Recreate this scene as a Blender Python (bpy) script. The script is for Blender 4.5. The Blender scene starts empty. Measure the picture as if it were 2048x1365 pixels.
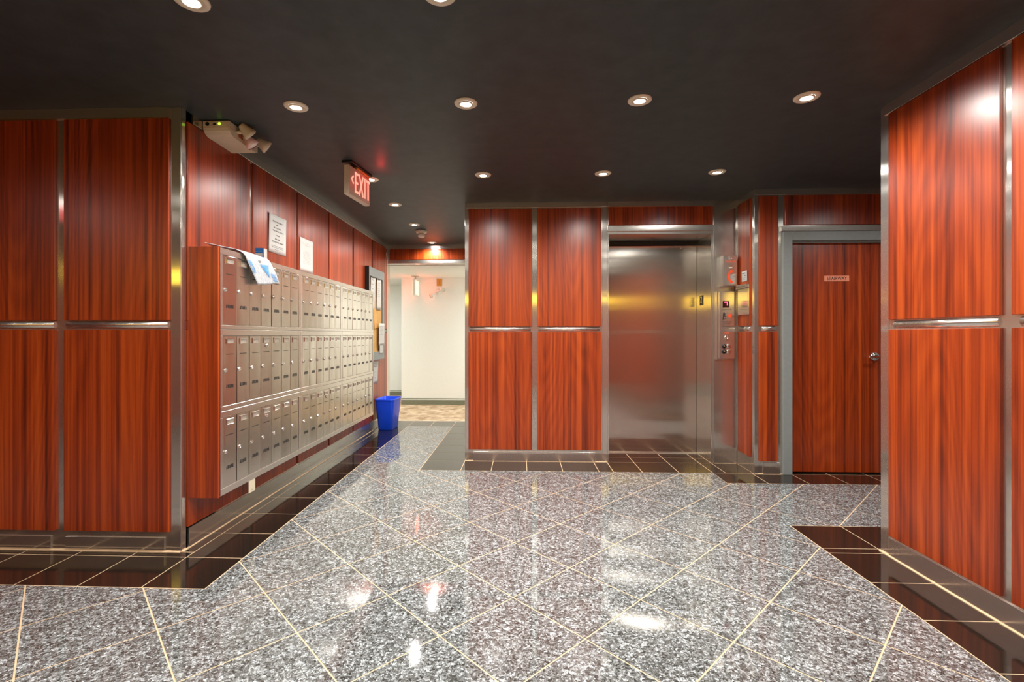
import bpy, bmesh, math, random
from mathutils import Vector, Matrix
random.seed(7)
SC = bpy.context.scene
COL = SC.collection

# ------------------------------------------------------------------ camera, world, exposure
CAM_H = 1.195
F_PX = 955.5
cam_d = bpy.data.cameras.new('camera')
cam_d.sensor_width = 36.0
cam_d.sensor_fit = 'HORIZONTAL'
cam_d.lens = F_PX / 2048 * 36
cam_d.shift_x = (1024 - 1007.4) / 2048
cam_d.shift_y = (670.6 - 682.5) / 2048
cam_d.clip_start = 0.02
cam = bpy.data.objects.new('camera', cam_d)
cam.location = (0, 0, CAM_H)
cam.rotation_euler = (math.pi / 2, 0, 0.0378)
COL.objects.link(cam)
SC.camera = cam

w = bpy.data.worlds.new('world')
SC.world = w
w.use_nodes = True
w.node_tree.nodes['Background'].inputs[0].default_value = (0.8, 0.82, 0.9, 1)
w.node_tree.nodes['Background'].inputs[1].default_value = 0.3

SC.view_settings.view_transform = 'Standard'
SC.view_settings.look = 'None'
SC.view_settings.gamma = 1
SC.view_settings.use_curve_mapping = False
SC.view_settings.exposure = 0.25
SC.cycles.max_bounces = 7
SC.cycles.diffuse_bounces = 4
SC.cycles.glossy_bounces = 4
SPOT_W = 46.0
HALL_W = 30.0

# ------------------------------------------------------------------ materials
def srgb(r, g, b):
    def f(c):
        c /= 255
        return c / 12.92 if c <= 0.04045 else ((c + 0.055) / 1.055) ** 2.4
    return (f(r), f(g), f(b), 1)

class NT:
    def __init__(self, name):
        self.m = bpy.data.materials.new(name)
        self.m.use_nodes = True
        self.t = self.m.node_tree
        self.b = self.t.nodes['Principled BSDF']
    def n(self, typ, **kw):
        nd = self.t.nodes.new(typ)
        for k, v in kw.items():
            setattr(nd, k, v)
        return nd
    def l(self, a, b):
        self.t.links.new(a, b)
    def math(self, op, a, b=None, c=None):
        nd = self.n('ShaderNodeMath', operation=op)
        for i, v in enumerate((a, b, c)):
            if v is None:
                continue
            if isinstance(v, (int, float)):
                nd.inputs[i].default_value = v
            else:
                self.l(v, nd.inputs[i])
        return nd.outputs[0]
    def ramp(self, fac, stops, interp='LINEAR'):
        nd = self.n('ShaderNodeValToRGB')
        cr = nd.color_ramp
        cr.interpolation = interp
        while len(cr.elements) < len(stops):
            cr.elements.new(0.5)
        for e, (p, c) in zip(cr.elements, stops):
            e.position = p
            e.color = c if len(c) == 4 else (*c, 1)
        self.l(fac, nd.inputs[0])
        return nd.outputs[0]
    def mapped(self, scale, coord='Object', rnd=0.0):
        tc = self.n('ShaderNodeTexCoord')
        v = tc.outputs[coord]
        if rnd:
            oi = self.n('ShaderNodeObjectInfo')
            k = self.math('MULTIPLY', oi.outputs['Random'], rnd)
            a = self.n('ShaderNodeVectorMath', operation='ADD')
            self.l(v, a.inputs[0]); self.l(k, a.inputs[1])
            v = a.outputs[0]
        mp = self.n('ShaderNodeMapping')
        mp.inputs['Scale'].default_value = scale
        self.l(v, mp.inputs[0])
        return mp.outputs[0]
    def noise(self, vec, scale=1, detail=2, rough=0.5, dist=0):
        nd = self.n('ShaderNodeTexNoise')
        nd.inputs['Scale'].default_value = scale
        nd.inputs['Detail'].default_value = detail
        nd.inputs['Roughness'].default_value = rough
        nd.inputs['Distortion'].default_value = dist
        self.l(vec, nd.inputs['Vector'])
        return nd.outputs[0]
    def bump(self, h, strength, dist=0.01):
        nd = self.n('ShaderNodeBump')
        nd.inputs['Strength'].default_value = strength
        nd.inputs['Distance'].default_value = dist
        self.l(h, nd.inputs['Height'])
        self.l(nd.outputs[0], self.b.inputs['Normal'])
    def set(self, **kw):
        for k, v in kw.items():
            self.b.inputs[k.replace('_', ' ')].default_value = v
        return self

def plain(name, col, rough=0.5, metal=0.0, noise=0.0, emit=None, estr=0.0, spec=0.5, bump=0.0):
    m = NT(name)
    m.set(Roughness=rough, Metallic=metal)
    m.b.inputs['Specular IOR Level'].default_value = spec
    if noise:
        f = m.noise(m.mapped((1, 1, 1)), 35, 3)
        c0 = tuple(max(0, c * (1 - noise)) for c in col[:3])
        c1 = tuple(min(1, c * (1 + noise)) for c in col[:3])
        m.l(m.ramp(f, [(0.3, c0), (0.7, c1)]), m.b.inputs['Base Color'])
        if bump:
            m.bump(f, bump, 0.002)
    else:
        m.b.inputs['Base Color'].default_value = col
    if emit:
        m.b.inputs['Emission Color'].default_value = emit
        m.b.inputs['Emission Strength'].default_value = estr
    return m.m

def make_wood():
    m = NT('mahogany_laminate')
    v = m.mapped((1, 1, 1), rnd=37.0)
    def sc(s):
        mp = m.n('ShaderNodeMapping'); mp.inputs['Scale'].default_value = s
        m.l(v, mp.inputs[0]); return mp.outputs[0]
    # cathedral figure
    n1 = m.noise(sc((2.8, 2.8, 0.30)), 1.0, 1.0, 0.4)
    rings = m.math('SINE', m.math('MULTIPLY', n1, 150))
    rings = m.math('MULTIPLY_ADD', rings, 0.5, 0.5)
    # wide vertical bands
    n2 = m.noise(sc((17, 17, 0.10)), 1.0, 2, 0.5)
    # fine pores
    n3 = m.noise(sc((260, 260, 5.0)), 1.0, 2, 0.6)
    n4 = m.noise(sc((62, 62, 0.28)), 1.0, 2, 0.6)
    f = m.math('MULTIPLY', rings, 0.045)
    f = m.math('ADD', f, m.math('MULTIPLY', n2, 0.47))
    f = m.math('ADD', f, m.math('MULTIPLY', n3, 0.16))
    f = m.math('ADD', f, m.math('MULTIPLY', n4, 0.44))
    col = m.ramp(f, [(0.38, srgb(74, 22, 6)), (0.48, srgb(118, 39, 9)), (0.57, srgb(146, 52, 12)), (0.69, srgb(174, 72, 20))])
    m.l(col, m.b.inputs['Base Color'])
    m.set(Roughness=0.31)
    m.b.inputs['IOR'].default_value = 1.58
    m.bump(n3, 0.03, 0.001)
    return m.m

def make_steel(name, base, rough, aniso, wob, wscale=(2.2, 2.2, 5.0), rnd=3.0, streak=True, haze=0.0):
    m = NT(name)
    m.set(Metallic=1.0)
    m.b.inputs['Base Color'].default_value = base
    if streak:
        s = m.noise(m.mapped((1.5, 1.5, 260), rnd=rnd), 1.0, 2, 0.6)
        r = m.n('ShaderNodeMapRange')
        r.inputs['To Min'].default_value = rough * 0.94
        r.inputs['To Max'].default_value = rough * 1.06
        m.l(s, r.inputs[0]); m.l(r.outputs[0], m.b.inputs['Roughness'])
    else:
        m.set(Roughness=rough)
    if aniso:
        m.b.inputs['Anisotropic'].default_value = aniso
        m.b.inputs['Anisotropic Rotation'].default_value = 0.0
        tg = m.n('ShaderNodeTangent', direction_type='RADIAL', axis='Z')
        m.l(tg.outputs[0], m.b.inputs['Tangent'])
    if wob:
        h = m.noise(m.mapped(wscale, rnd=rnd), 1.0, 1, 0.4)
        m.bump(h, wob, 0.02)
    if haze:
        p2 = m.n('ShaderNodeBsdfPrincipled')
        p2.inputs['Base Color'].default_value = base
        p2.inputs['Metallic'].default_value = 1.0
        p2.inputs['Roughness'].default_value = 0.52
        mx = m.n('ShaderNodeMixShader'); mx.inputs[0].default_value = haze
        m.l(m.b.outputs[0], mx.inputs[1]); m.l(p2.outputs[0], mx.inputs[2])
        m.l(mx.outputs[0], m.t.nodes['Material Output'].inputs[0])
    return m.m

def make_granite():
    m = NT('blue_pearl_granite')
    v = m.mapped((1, 1, 1), rnd=21.0)
    d = m.noise(v, 30, 2)
    add = m.n('ShaderNodeVectorMath', operation='MULTIPLY_ADD')
    nz = m.n('ShaderNodeTexNoise'); nz.inputs['Scale'].default_value = 70
    m.l(v, nz.inputs['Vector'])
    m.l(nz.outputs['Color'], add.inputs[0]); add.inputs[1].default_value = (0.02, 0.02, 0.02); m.l(v, add.inputs[2])
    def vor(scale):
        vo = m.n('ShaderNodeTexVoronoi'); vo.inputs['Scale'].default_value = scale
        m.l(add.outputs[0], vo.inputs['Vector'])
        sp = m.n('ShaderNodeSeparateColor'); m.l(vo.outputs['Color'], sp.inputs[0])
        return sp.outputs[0]
    a, b = vor(105), vor(240)
    f = m.math('ADD', m.math('MULTIPLY', a, 0.45), m.math('MULTIPLY', b, 0.43))
    f = m.math('ADD', f, m.math('MULTIPLY', d, 0.16))
    col = m.ramp(f, [(0.16, srgb(44, 43, 40)), (0.36, srgb(76, 76, 74)), (0.53, srgb(106, 107, 106)), (0.70, srgb(142, 145, 146)), (0.88, srgb(204, 212, 216))])
    m.l(col, m.b.inputs['Base Color'])
    m.set(Roughness=0.05)
    m.b.inputs['IOR'].default_value = 1.8
    return m.m

def make_black_granite():
    m = NT('black_granite')
    v = m.mapped((1, 1, 1), rnd=11.0)
    f = m.noise(v, 260, 3, 0.7)
    col = m.ramp(f, [(0.35, srgb(20, 17, 14)), (0.62, srgb(40, 35, 29)), (0.8, srgb(72, 64, 56))])
    m.l(col, m.b.inputs['Base Color'])
    m.set(Roughness=0.07)
    m.b.inputs['IOR'].default_value = 1.8
    return m.m

def make_carpet():
    m = NT('beige_carpet')
    v = m.mapped((10, 46, 10))
    vo = m.n('ShaderNodeTexVoronoi'); vo.inputs['Scale'].default_value = 1.0; vo.feature = 'F1'
    m.l(v, vo.inputs['Vector'])
    sp = m.n('ShaderNodeSeparateColor'); m.l(vo.outputs['Color'], sp.inputs[0])
    f = m.math('ADD', m.math('MULTIPLY', sp.outputs[0], 0.7), m.math('MULTIPLY', m.noise(m.mapped((1, 1, 1)), 220, 2), 0.3))
    m.l(m.ramp(f, [(0.2, srgb(140, 112, 82)), (0.55, srgb(184, 158, 126)), (0.85, srgb(214, 196, 168))]), m.b.inputs['Base Color'])
    m.set(Roughness=0.95)
    return m.m

def make_cork():
    m = NT('cork')
    f = m.noise(m.mapped((1, 1, 1)), 160, 3, 0.7)
    m.l(m.ramp(f, [(0.35, srgb(176, 128, 66)), (0.65, srgb(214, 170, 104))]), m.b.inputs['Base Color'])
    m.set(Roughness=0.9)
    return m.m

def make_bag():
    m = NT('poly_mailer_film')
    f = m.noise(m.mapped((1, 1, 1)), 70, 4, 0.7)
    m.l(m.ramp(f, [(0.3, srgb(150, 158, 168)), (0.55, srgb(186, 188, 190)), (0.75, srgb(204, 204, 202))]), m.b.inputs['Base Color'])
    m.set(Roughness=0.35)
    m.bump(f, 0.35, 0.004)
    return m.m

def make_ceiling():
    m = NT('black_ceiling_paint')
    f = m.noise(m.mapped((1, 1, 1)), 9, 4, 0.6)
    m.l(m.ramp(f, [(0.3, srgb(47, 54, 54)), (0.7, srgb(59, 66, 66))]), m.b.inputs['Base Color'])
    m.set(Roughness=0.5)
    m.b.inputs['Specular IOR Level'].default_value = 0.35
    g = m.noise(m.mapped((1, 1, 1)), 300, 2)
    m.bump(g, 0.1, 0.002)
    return m.m

M = dict(
    wood=make_wood(),
    steel=make_steel('brushed_stainless_sheet', (0.74, 0.70, 0.64, 1), 0.17, 0.97, 0.03, haze=0.16),
    trim=make_steel('polished_stainless_trim', (0.78, 0.74, 0.68, 1), 0.15, 0.97, 0.03, (3, 3, 9), haze=0.18),
    doorsteel=make_steel('elevator_door_stainless', (0.72, 0.66, 0.58, 1), 0.15, 0.97, 0.035, (0.5, 0.5, 7.5), haze=0.05),
    mail=make_steel('mailbox_stainless', (0.66, 0.60, 0.54, 1), 0.24, 0.0, 0.14, (9, 9, 3.2), 19.0, False),
    mailframe=make_steel('mailbox_frame_stainless', (0.70, 0.64, 0.58, 1), 0.22, 0.0, 0.05, (4, 4, 4), 5.0, False, haze=0.2),
    chrome=plain('chrome', (0.85, 0.83, 0.80, 1), 0.12, 1.0),
    granite=make_granite(), black=make_black_granite(), carpet=make_carpet(), cork=make_cork(), bag=make_bag(), ceiling=make_ceiling(),
    grout=plain('beige_grout', srgb(214, 182, 146), 0.85, noise=0.12),
    white_wall=plain('white_wall_paint', srgb(238, 239, 232), 0.6, noise=0.015),
    olive=plain('olive_baseboard_paint', srgb(122, 124, 104), 0.45, noise=0.05),
    greyframe=plain('grey_frame_paint', srgb(126, 130, 128), 0.42, noise=0.04),
    beige=plain('beige_plastic', srgb(206, 194, 168), 0.4, noise=0.02),
    signbody=plain('cream_sign_housing', srgb(206, 192, 172), 0.45, noise=0.02),
    pink=plain('pinkish_plastic', srgb(226, 190, 184), 0.4, noise=0.02),
    amber=plain('orange_brown_label', srgb(196, 110, 66), 0.5, noise=0.05),
    brasscol=plain('ochre_plastic', srgb(206, 150, 70), 0.4, noise=0.05),
    blackp=plain('black_plastic', srgb(14, 13, 12), 0.4, noise=0.1),
    dark=plain('dark_slot', (0.004, 0.004, 0.004, 1), 0.8, noise=0.1),
    paper=plain('white_paper', srgb(192, 190, 185), 0.8, noise=0.015),
    namecard=plain('aged_name_card', srgb(140, 130, 118), 0.6, noise=0.3),
    ink=plain('grey_print', srgb(118, 116, 112), 0.8, noise=0.05),
    faint=plain('faint_print', srgb(158, 156, 152), 0.8, noise=0.05),
    blackink=plain('black_print', srgb(30, 24, 20), 0.6, noise=0.05),
    redink=plain('red_print', srgb(226, 74, 28), 0.5, noise=0.05),
    blue=plain('blue_plastic', srgb(8, 72, 226), 0.32, noise=0.04),
    bluecard=plain('blue_carton', srgb(14, 84, 140), 0.4, noise=0.06),
    blueprint=plain('blue_print', srgb(84, 150, 208), 0.4, noise=0.25),
    salmon=plain('salmon_sign_plate', srgb(222, 134, 104), 0.4, noise=0.06),
    lens=plain('lamp_lens', (1, 1, 1, 1), 0.3, emit=(0.93, 0.97, 1.0, 1), estr=70, noise=0.01),
    lensdim=plain('frosted_lens', srgb(225, 215, 200), 0.2, noise=0.02),
    ring=plain('cream_ring_paint', srgb(222, 208, 184), 0.4, 0.0, noise=0.03),
    exitred=plain('exit_letter_glow', srgb(240, 120, 100), 0.5, emit=(1.0, 0.36, 0.26, 1), estr=1.0, noise=0.01),
    hallred=plain('exit_face_glow', srgb(240, 120, 100), 0.5, emit=(1.0, 0.22, 0.12, 1), estr=5, noise=0.01),
    greenled=plain('green_indicator', srgb(150, 220, 30), 0.4, emit=(0.45, 0.95, 0.05, 1), estr=1.6, noise=0.01),
    digit=plain('red_digit_glow', srgb(200, 30, 70), 0.4, emit=(1.0, 0.10, 0.28, 1), estr=3.0, noise=0.01),
    screen=plain('display_glass', srgb(46, 2, 16), 0.1, noise=0.05),
    amberlamp=plain('amber_lamp_glow', srgb(240, 190, 40), 0.5, emit=(1.0, 0.66, 0.06, 1), estr=3.2, noise=0.01),
    hallfill=plain('hall_fill_glow', (1, 1, 1, 1), 0.5, emit=(0.97, 1.0, 0.97, 1), estr=4, noise=0.01),  # glowing face of the added hall fill lamps
)

# ------------------------------------------------------------------ mesh helpers
def finish(name, bm, smooth=False):
    me = bpy.data.meshes.new(name)
    bmesh.ops.recalc_face_normals(bm, faces=bm.faces)
    bm.to_mesh(me); bm.free()
    if smooth:
        for p in me.polygons:
            p.use_smooth = True
    return me

def bm_box(bm, x0, x1, y0, y1, z0, z1, bev=0.0, seg=1):
    t = bmesh.new()
    vs = [t.verts.new((x, y, z)) for x in (x0, x1) for y in (y0, y1) for z in (z0, z1)]
    for f in ((0, 1, 3, 2), (4, 6, 7, 5), (0, 4, 5, 1), (2, 3, 7, 6), (0, 2, 6, 4), (1, 5, 7, 3)):
        t.faces.new([vs[i] for i in f])
    bmesh.ops.recalc_face_normals(t, faces=t.faces)
    if bev:
        bmesh.ops.bevel(t, geom=list(t.edges), offset=bev, segments=seg, affect='EDGES', profile=0.5)
    me = bpy.data.meshes.new('tmp'); t.to_mesh(me); t.free()
    bm.from_mesh(me); bpy.data.meshes.remove(me)

def box(name, b, bev=0.0, seg=1):
    bm = bmesh.new(); bm_box(bm, *b, bev, seg); return finish(name, bm)

def boxes(name, lst, bev=0.0):
    bm = bmesh.new()
    for b in lst:
        bm_box(bm, *b, bev)
    return finish(name, bm)

def lathe(name, prof, n=32, axis='Z', smooth=True, caps=True):
    bm = bmesh.new()
    rings = []
    for r, h in prof:
        ring = []
        for i in range(n):
            a = 2 * math.pi * i / n
            c, s = r * math.cos(a), r * math.sin(a)
            ring.append(bm.verts.new((c, s, h) if axis == 'Z' else ((h, c, s) if axis == 'X' else (c, h, s))))
        rings.append(ring)
    for A, B in zip(rings, rings[1:]):
        for i in range(n):
            bm.faces.new((A[i], A[(i + 1) % n], B[(i + 1) % n], B[i]))
    if caps:
        if prof[0][0] > 1e-6: bm.faces.new(rings[0])
        if prof[-1][0] > 1e-6: bm.faces.new(rings[-1])
    bmesh.ops.remove_doubles(bm, verts=bm.verts, dist=1e-6)
    me = finish(name, bm, smooth)
    return me

def prism(name, pts, y0, y1, bev=0):
    """polygon pts in XZ, extruded in y"""
    bm = bmesh.new()
    A = [bm.verts.new((x, y0, z)) for x, z in pts]
    B = [bm.verts.new((x, y1, z)) for x, z in pts]
    bm.faces.new(A); bm.faces.new(B)
    for i in range(len(pts)):
        j = (i + 1) % len(pts)
        bm.faces.new((A[i], A[j], B[j], B[i]))
    return finish(name, bm)

def text_mesh(s, size, depth=0.001, xs=1.0, align='CENTER'):
    cu = bpy.data.curves.new('txt', 'FONT')
    cu.body = s; cu.size = size; cu.extrude = depth / 2
    cu.align_x = align; cu.align_y = 'CENTER'; cu.resolution_u = 3
    o = bpy.data.objects.new('txt', cu)
    COL.objects.link(o)
    bpy.context.view_layer.update()
    me = bpy.data.meshes.new_from_object(o.evaluated_get(bpy.context.evaluated_depsgraph_get()))
    COL.objects.unlink(o); bpy.data.objects.remove(o)
    me.transform(Matrix(((xs, 0, 0, 0), (0, 0, -1, 0), (0, 1, 0, 0), (0, 0, 0, 1))))
    me.materials.clear()
    return me

def obj(name, me, mat=None, parent=None, loc=(0, 0, 0), rot=(0, 0, 0)):
    if mat and not me.materials:
        me.materials.append(M[mat] if isinstance(mat, str) else mat)
    o = bpy.data.objects.new(name, me)
    o.location = loc; o.rotation_euler = rot
    COL.objects.link(o)
    if parent: o.parent = parent
    return o

def tag(o, label=None, cat=None, group=None, kind=None):
    if label: o['label'] = label
    if cat: o['category'] = cat
    if group: o['group'] = group
    if kind: o['kind'] = kind
    return o

def thing(name, label, cat, loc=(0, 0, 0), rz=0.0, group=None, kind=None):
    e = bpy.data.objects.new(name, None)
    e.empty_display_size = 0.05
    e.location = loc; e.rotation_euler = (0, 0, rz)
    COL.objects.link(e)
    return tag(e, label, cat, group, kind)

def struct(name, me, mat, label, cat):
    return tag(obj(name, me, mat), label, cat, kind='structure')

R90 = math.pi / 2
CEIL = 2.45
ZT1, ZT0 = 2.388, 1.277      # upper wood panels
ZL1, ZL0 = 1.225, 0.112      # lower wood panels
PT = 0.014                   # panel thickness

_pc = {}
def panel(wall, a0, a1, z0, z1, plane, face):
    """wood panel; face 'S' looks to -Y, 'E' looks to +X, 'W' looks to -X; a = running axis"""
    wd, h = round(abs(a1 - a0), 4), round(z1 - z0, 4)
    if (wd, h) not in _pc:
        _pc[wd, h] = box('wood_panel', (-wd / 2, wd / 2, -PT, 0, -h / 2, h / 2), 0.0018)
    c, zc = (a0 + a1) / 2, (z0 + z1) / 2
    loc, r = {'S': ((c, plane, zc), 0), 'E': ((plane, c, zc), R90), 'W': ((plane, c, zc), -R90), 'N': ((c, plane, zc), math.pi)}[face]
    return obj('wood_panel', _pc[wd, h], 'wood', wall, loc, (0, 0, r))

def rod(name, wd, h, proud):
    bm = bmesh.new(); n = 10
    prof = [(0, -h / 2)] + [(-0.002 - proud * math.sin(math.pi * k / n), -h / 2 + h * k / n) for k in range(n + 1)] + [(0, h / 2)]
    A = [bm.verts.new((-wd / 2, y, z)) for y, z in prof]; B = [bm.verts.new((wd / 2, y, z)) for y, z in prof]
    bm.faces.new(A); bm.faces.new(B)
    for i in range(len(prof)):
        j = (i + 1) % len(prof); f = bm.faces.new((A[i], A[j], B[j], B[i])); f.smooth = 0 < i < n + 1
    return finish(name, bm)

def strip(wall, name, a0, a1, z0, z1, plane, face, proud=0.006, mat='trim', bev=0.001):
    wd, h = abs(a1 - a0), z1 - z0
    c, zc = (a0 + a1) / 2, (z0 + z1) / 2
    if name == 'cross_strip':
        me = rod(name, wd, h, proud)
        loc, r = {'S': ((c, plane, zc), 0), 'E': ((plane, c, zc), R90), 'W': ((plane, c, zc), -R90)}[face]
        return obj(name, me, mat, wall, loc, (0, 0, r))
    loc, r = {'S': ((c, plane, zc), 0), 'E': ((plane, c, zc), R90), 'W': ((plane, c, zc), -R90), 'N': ((c, plane, zc), math.pi)}[face]
    return obj(name, box(name, (-wd / 2, wd / 2, -proud, 0, -h / 2, h / 2), bev), mat, wall, loc, (0, 0, r))

# ------------------------------------------------------------------ ceiling and floor
YB, XM, XR, YF, YS = 4.525, -1.875, 1.99, 2.562, 4.185
X_W, Y_R = -5.2, -0.72
struct('ceiling', box('ceiling', (X_W - .2, 4.4, Y_R - .2, 6.60, CEIL, CEIL + 0.1)), 'ceiling', 'flat black painted lobby ceiling with recessed downlights', 'ceiling')
floor = struct('floor', box('floor', (X_W - .2, 4.4, Y_R - .2, 6.60, -0.1, -0.0012)), 'grout', 'glossy granite tile floor with black granite border', 'floor')

GW = 0.0062
TT = 0.0012
def clip_poly(poly, rect):
    x0, x1, y0, y1 = rect
    for ax, lim, keep in ((0, x0, 1), (0, x1, -1), (1, y0, 1), (1, y1, -1)):
        out = []
        for i in range(len(poly)):
            P, Q = poly[i], poly[(i + 1) % len(poly)]
            dp, dq = keep * (P[ax] - lim), keep * (Q[ax] - lim)
            if dp >= 0: out.append(P)
            if dp * dq < 0:
                t = dp / (dp - dq)
                out.append((P[0] + t * (Q[0] - P[0]), P[1] + t * (Q[1] - P[1])))
        poly = out
        if len(poly) < 3: return None
    ar = sum(poly[i][0] * poly[(i + 1) % len(poly)][1] - poly[(i + 1) % len(poly)][0] * poly[i][1] for i in range(len(poly))) / 2
    return poly if abs(ar) > 2e-5 else None

def tile_mesh(polys, c):
    bm = bmesh.new()
    for p in polys:
        A = [bm.verts.new((x - c[0], y - c[1], 0)) for x, y in p]
        B = [bm.verts.new((x - c[0], y - c[1], -TT)) for x, y in p]
        bm.faces.new(A); bm.faces.new(B)
        for i in range(len(p)):
            j = (i + 1) % len(p); bm.faces.new((A[i], A[j], B[j], B[i]))
    return finish('granite_tile', bm)

g = GW / 2
XD3, XD4 = -1.4905, 1.6815      # inner edges of the black border
XC = -0.905                      # right edge of grey strip in the passage
grey_rects = [
    (X_W, XD3, Y_R, 2.193 - g),                 # in front of the left wall
    (XD3, XC - g, Y_R, 6.215 - g),              # passage to the hall (with the room before it)
    (XC - g, 1.655, Y_R, 4.200 - g),            # before the elevator
    (1.655, XD4 - g, Y_R, 3.921 - g),
    (XD4 - g, 4.4, 3.062 + g, 3.921 - g),       # towards the stair passage
]
# keep the grout gap on the left border only where it is a border
grey_rects[1] = (XD3 + g, XC - g, 2.193 - g, 6.215 - g)
grey_rects.append((XD3, XC - g, Y_R, 2.193 - g))
S, AL, GX, GY = 0.4065, 0.0045, -0.6148, 2.1727
ang = math.pi / 4 + AL
A_ = (math.cos(ang - R90), math.sin(ang - R90)); B_ = (math.cos(ang), math.sin(ang))
rest = bmesh.new()
tile_pos = []
for a in range(-22, 26):
    for b in range(-26, 24):
        q = []
        for da, db in ((g / S, g / S), (1 - g / S, g / S), (1 - g / S, 1 - g / S), (g / S, 1 - g / S)):
            u, v = (a + da) * S, (b + db) * S
            q.append((GX + u * A_[0] + v * B_[0], GY + u * A_[1] + v * B_[1]))
        if max(p[0] for p in q) < X_W or min(p[0] for p in q) > 4.4: continue
        pl = [p for p in (clip_poly(q, r) for r in grey_rects) if p]
        if not pl: continue
        c = (sum(p[0] for p in q) / 4, sum(p[1] for p in q) / 4)
        near = max(y for p in pl for _, y in p) < 1.35 or max(x for p in pl for x, _ in p) < -3.4
        if near:
            me = tile_mesh(pl, (0, 0)); rest.from_mesh(me); bpy.data.meshes.remove(me)
        else:
            tile_pos.append((pl, c))
for pl, c in tile_pos:
    obj('granite_tile', tile_mesh(pl, c), 'granite', floor, (c[0], c[1], 0))
tag(obj('granite_tile_field', finish('granite_tile_field', rest), 'granite', floor), kind='stuff')

# black border tiles: (x cuts, y cuts)
def black(xs, ys):
    for x0, x1 in zip(xs, xs[1:]):
        for y0, y1 in zip(ys, ys[1:]):
            c = ((x0 + x1) / 2, (y0 + y1) / 2)
            obj('black_tile', tile_mesh([[(x0 + g, y0 + g), (x1 - g, y0 + g), (x1 - g, y1 - g), (x0 + g, y1 - g)]], c), 'black', floor, (c[0], c[1], 0))
ysl = [2.503 + 0.3155 * k for k in range(12)] + [6.215, 6.58]
ysl = [y for y in ysl if y < 6.1] + [6.215, 6.58]
black([-1.8015, XD3], ysl)                                                   # along the mailbox wall
black([XM, -1.8015], [2.562] + [y for y in ysl if y > 2.6])
black([-4.62 + 0.3132 * k for k in range(10)] + [XD3], [2.193, 2.503])      # along the left front wall
black([-4.62 + 0.3132 * k for k in range(9)] + [-1.8015], [2.503, 2.562])
black([XC, -0.54], [4.2, 4.515, 4.83, 5.145, 5.46, 5.775, 6.215, 6.58])     # right side of the passage
black([XD3, -1.20, XC], [6.215, 6.58])
black([XC, -0.54], [4.19, 4.2]) if False else None
bx = [-0.54, -0.27, 0.045, 0.36, 0.675, 0.80]
black(bx, [4.2, 4.525])
black([0.80, 1.05, 1.365, 1.655, 1.765], [4.2, 4.525, 4.70, 4.90])
black([1.765, 2.0], [4.2, 4.525])
black([1.655, 1.985], [3.921, 4.2])
black([1.985, 2.31, 2.625, 2.94, 3.255, 3.57, 3.885, 4.2], [3.921, 4.185])
black([2.30, 2.625, 2.94, 3.10], [4.185, 4.30])
black([XD4, XR], [-0.72, -0.47, -0.155, 0.16, 0.475, 0.79, 1.105, 1.43, 1.75, 2.066, 2.371, 2.686, 2.745, 3.062])
black([XR, 2.305, 2.62, 2.935, 3.25, 3.565, 3.88, 4.2], [2.745, 3.062])

# ------------------------------------------------------------------ left front wall
wl = struct('wall_left', box('wall_left', (X_W, XM, YF, YF + 0.3, 0, CEIL)), 'steel', 'steel wall left of the mailboxes faced with two tall rows of dark wood panels', 'wall')
x = -1.935
px = []
while x > X_W + 0.3:
    px.append((x - 0.598, x)); x -= 0.648
for a, b in px:
    panel(wl, a, b, ZT0, ZT1, YF, 'S'); panel(wl, a, b, ZL0, ZL1, YF, 'S')
    strip(wl, 'cross_strip', a + 0.01, b - 0.01, ZL1 + 0.006, ZT0 - 0.006, YF, 'S', 0.010)
    strip(wl, 'base_plate', a + 0.004, b - 0.03, 0.012, 0.078, YF, 'S', 0.008)
strip(wl, 'ceiling_trim', X_W, -1.940, 2.393, CEIL, YF, 'S', 0.010)
strip(wl, 'corner_post', -1.928, XM, 0.0, CEIL, YF, 'S', 0.003)

# ------------------------------------------------------------------ mailbox wall
wm = struct('wall_mailbox', box('wall_mailbox', (XM - 0.3, XM, YF + 0.003, 6.72, 0, CEIL)), 'steel', 'receding wood panelled wall that carries the mailboxes and cork board', 'wall')
ysm = [(2.600, 3.208), (3.246, 3.880), (3.916, 4.524), (4.560, 5.190), (5.234, 5.858), (5.914, 6.52)]
for i, (a, b) in enumerate(ysm):
    panel(wm, a, b, ZT0, ZT1, XM, 'E'); panel(wm, a, b, ZL0 + 0.01, ZL1, XM, 'E')
    strip(wm, 'cross_strip', a + 0.01, b - 0.01, ZL1 + 0.006, ZT0 - 0.006, XM, 'E', 0.010)
strip(wm, 'ceiling_trim', YF + 0.08, 6.58, 2.393, CEIL, XM, 'E', 0.012)
strip(wm, 'base_plate', YF + 0.05, 6.58, 0.0, 0.112, XM, 'E', 0.010)
strip(wm, 'corner_post', YF + 0.002, 2.597, 0.0, CEIL, XM, 'E', 0.003)
strip(wm, 'corner_post', 6.53, 6.58, 0.0, CEIL, XM, 'E', 0.014)
# beam closing the lobby towards the hall
tb = struct('trim_1', box('trim_1', (XM, -0.54, 6.56, 6.72, 2.186, CEIL)), 'steel', 'steel lintel above the passage to the white hall', 'lintel')
panel(tb, XM + 0.05, -0.60, 2.238, 2.386, 6.56, 'S')
strip(tb, 'lintel_strip', XM + 0.02, -0.55, 2.392, CEIL, 6.56, 'S', 0.008)
strip(tb, 'lintel_strip', XM + 0.02, -0.55, 2.188, 2.232, 6.56, 'S', 0.008)

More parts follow.
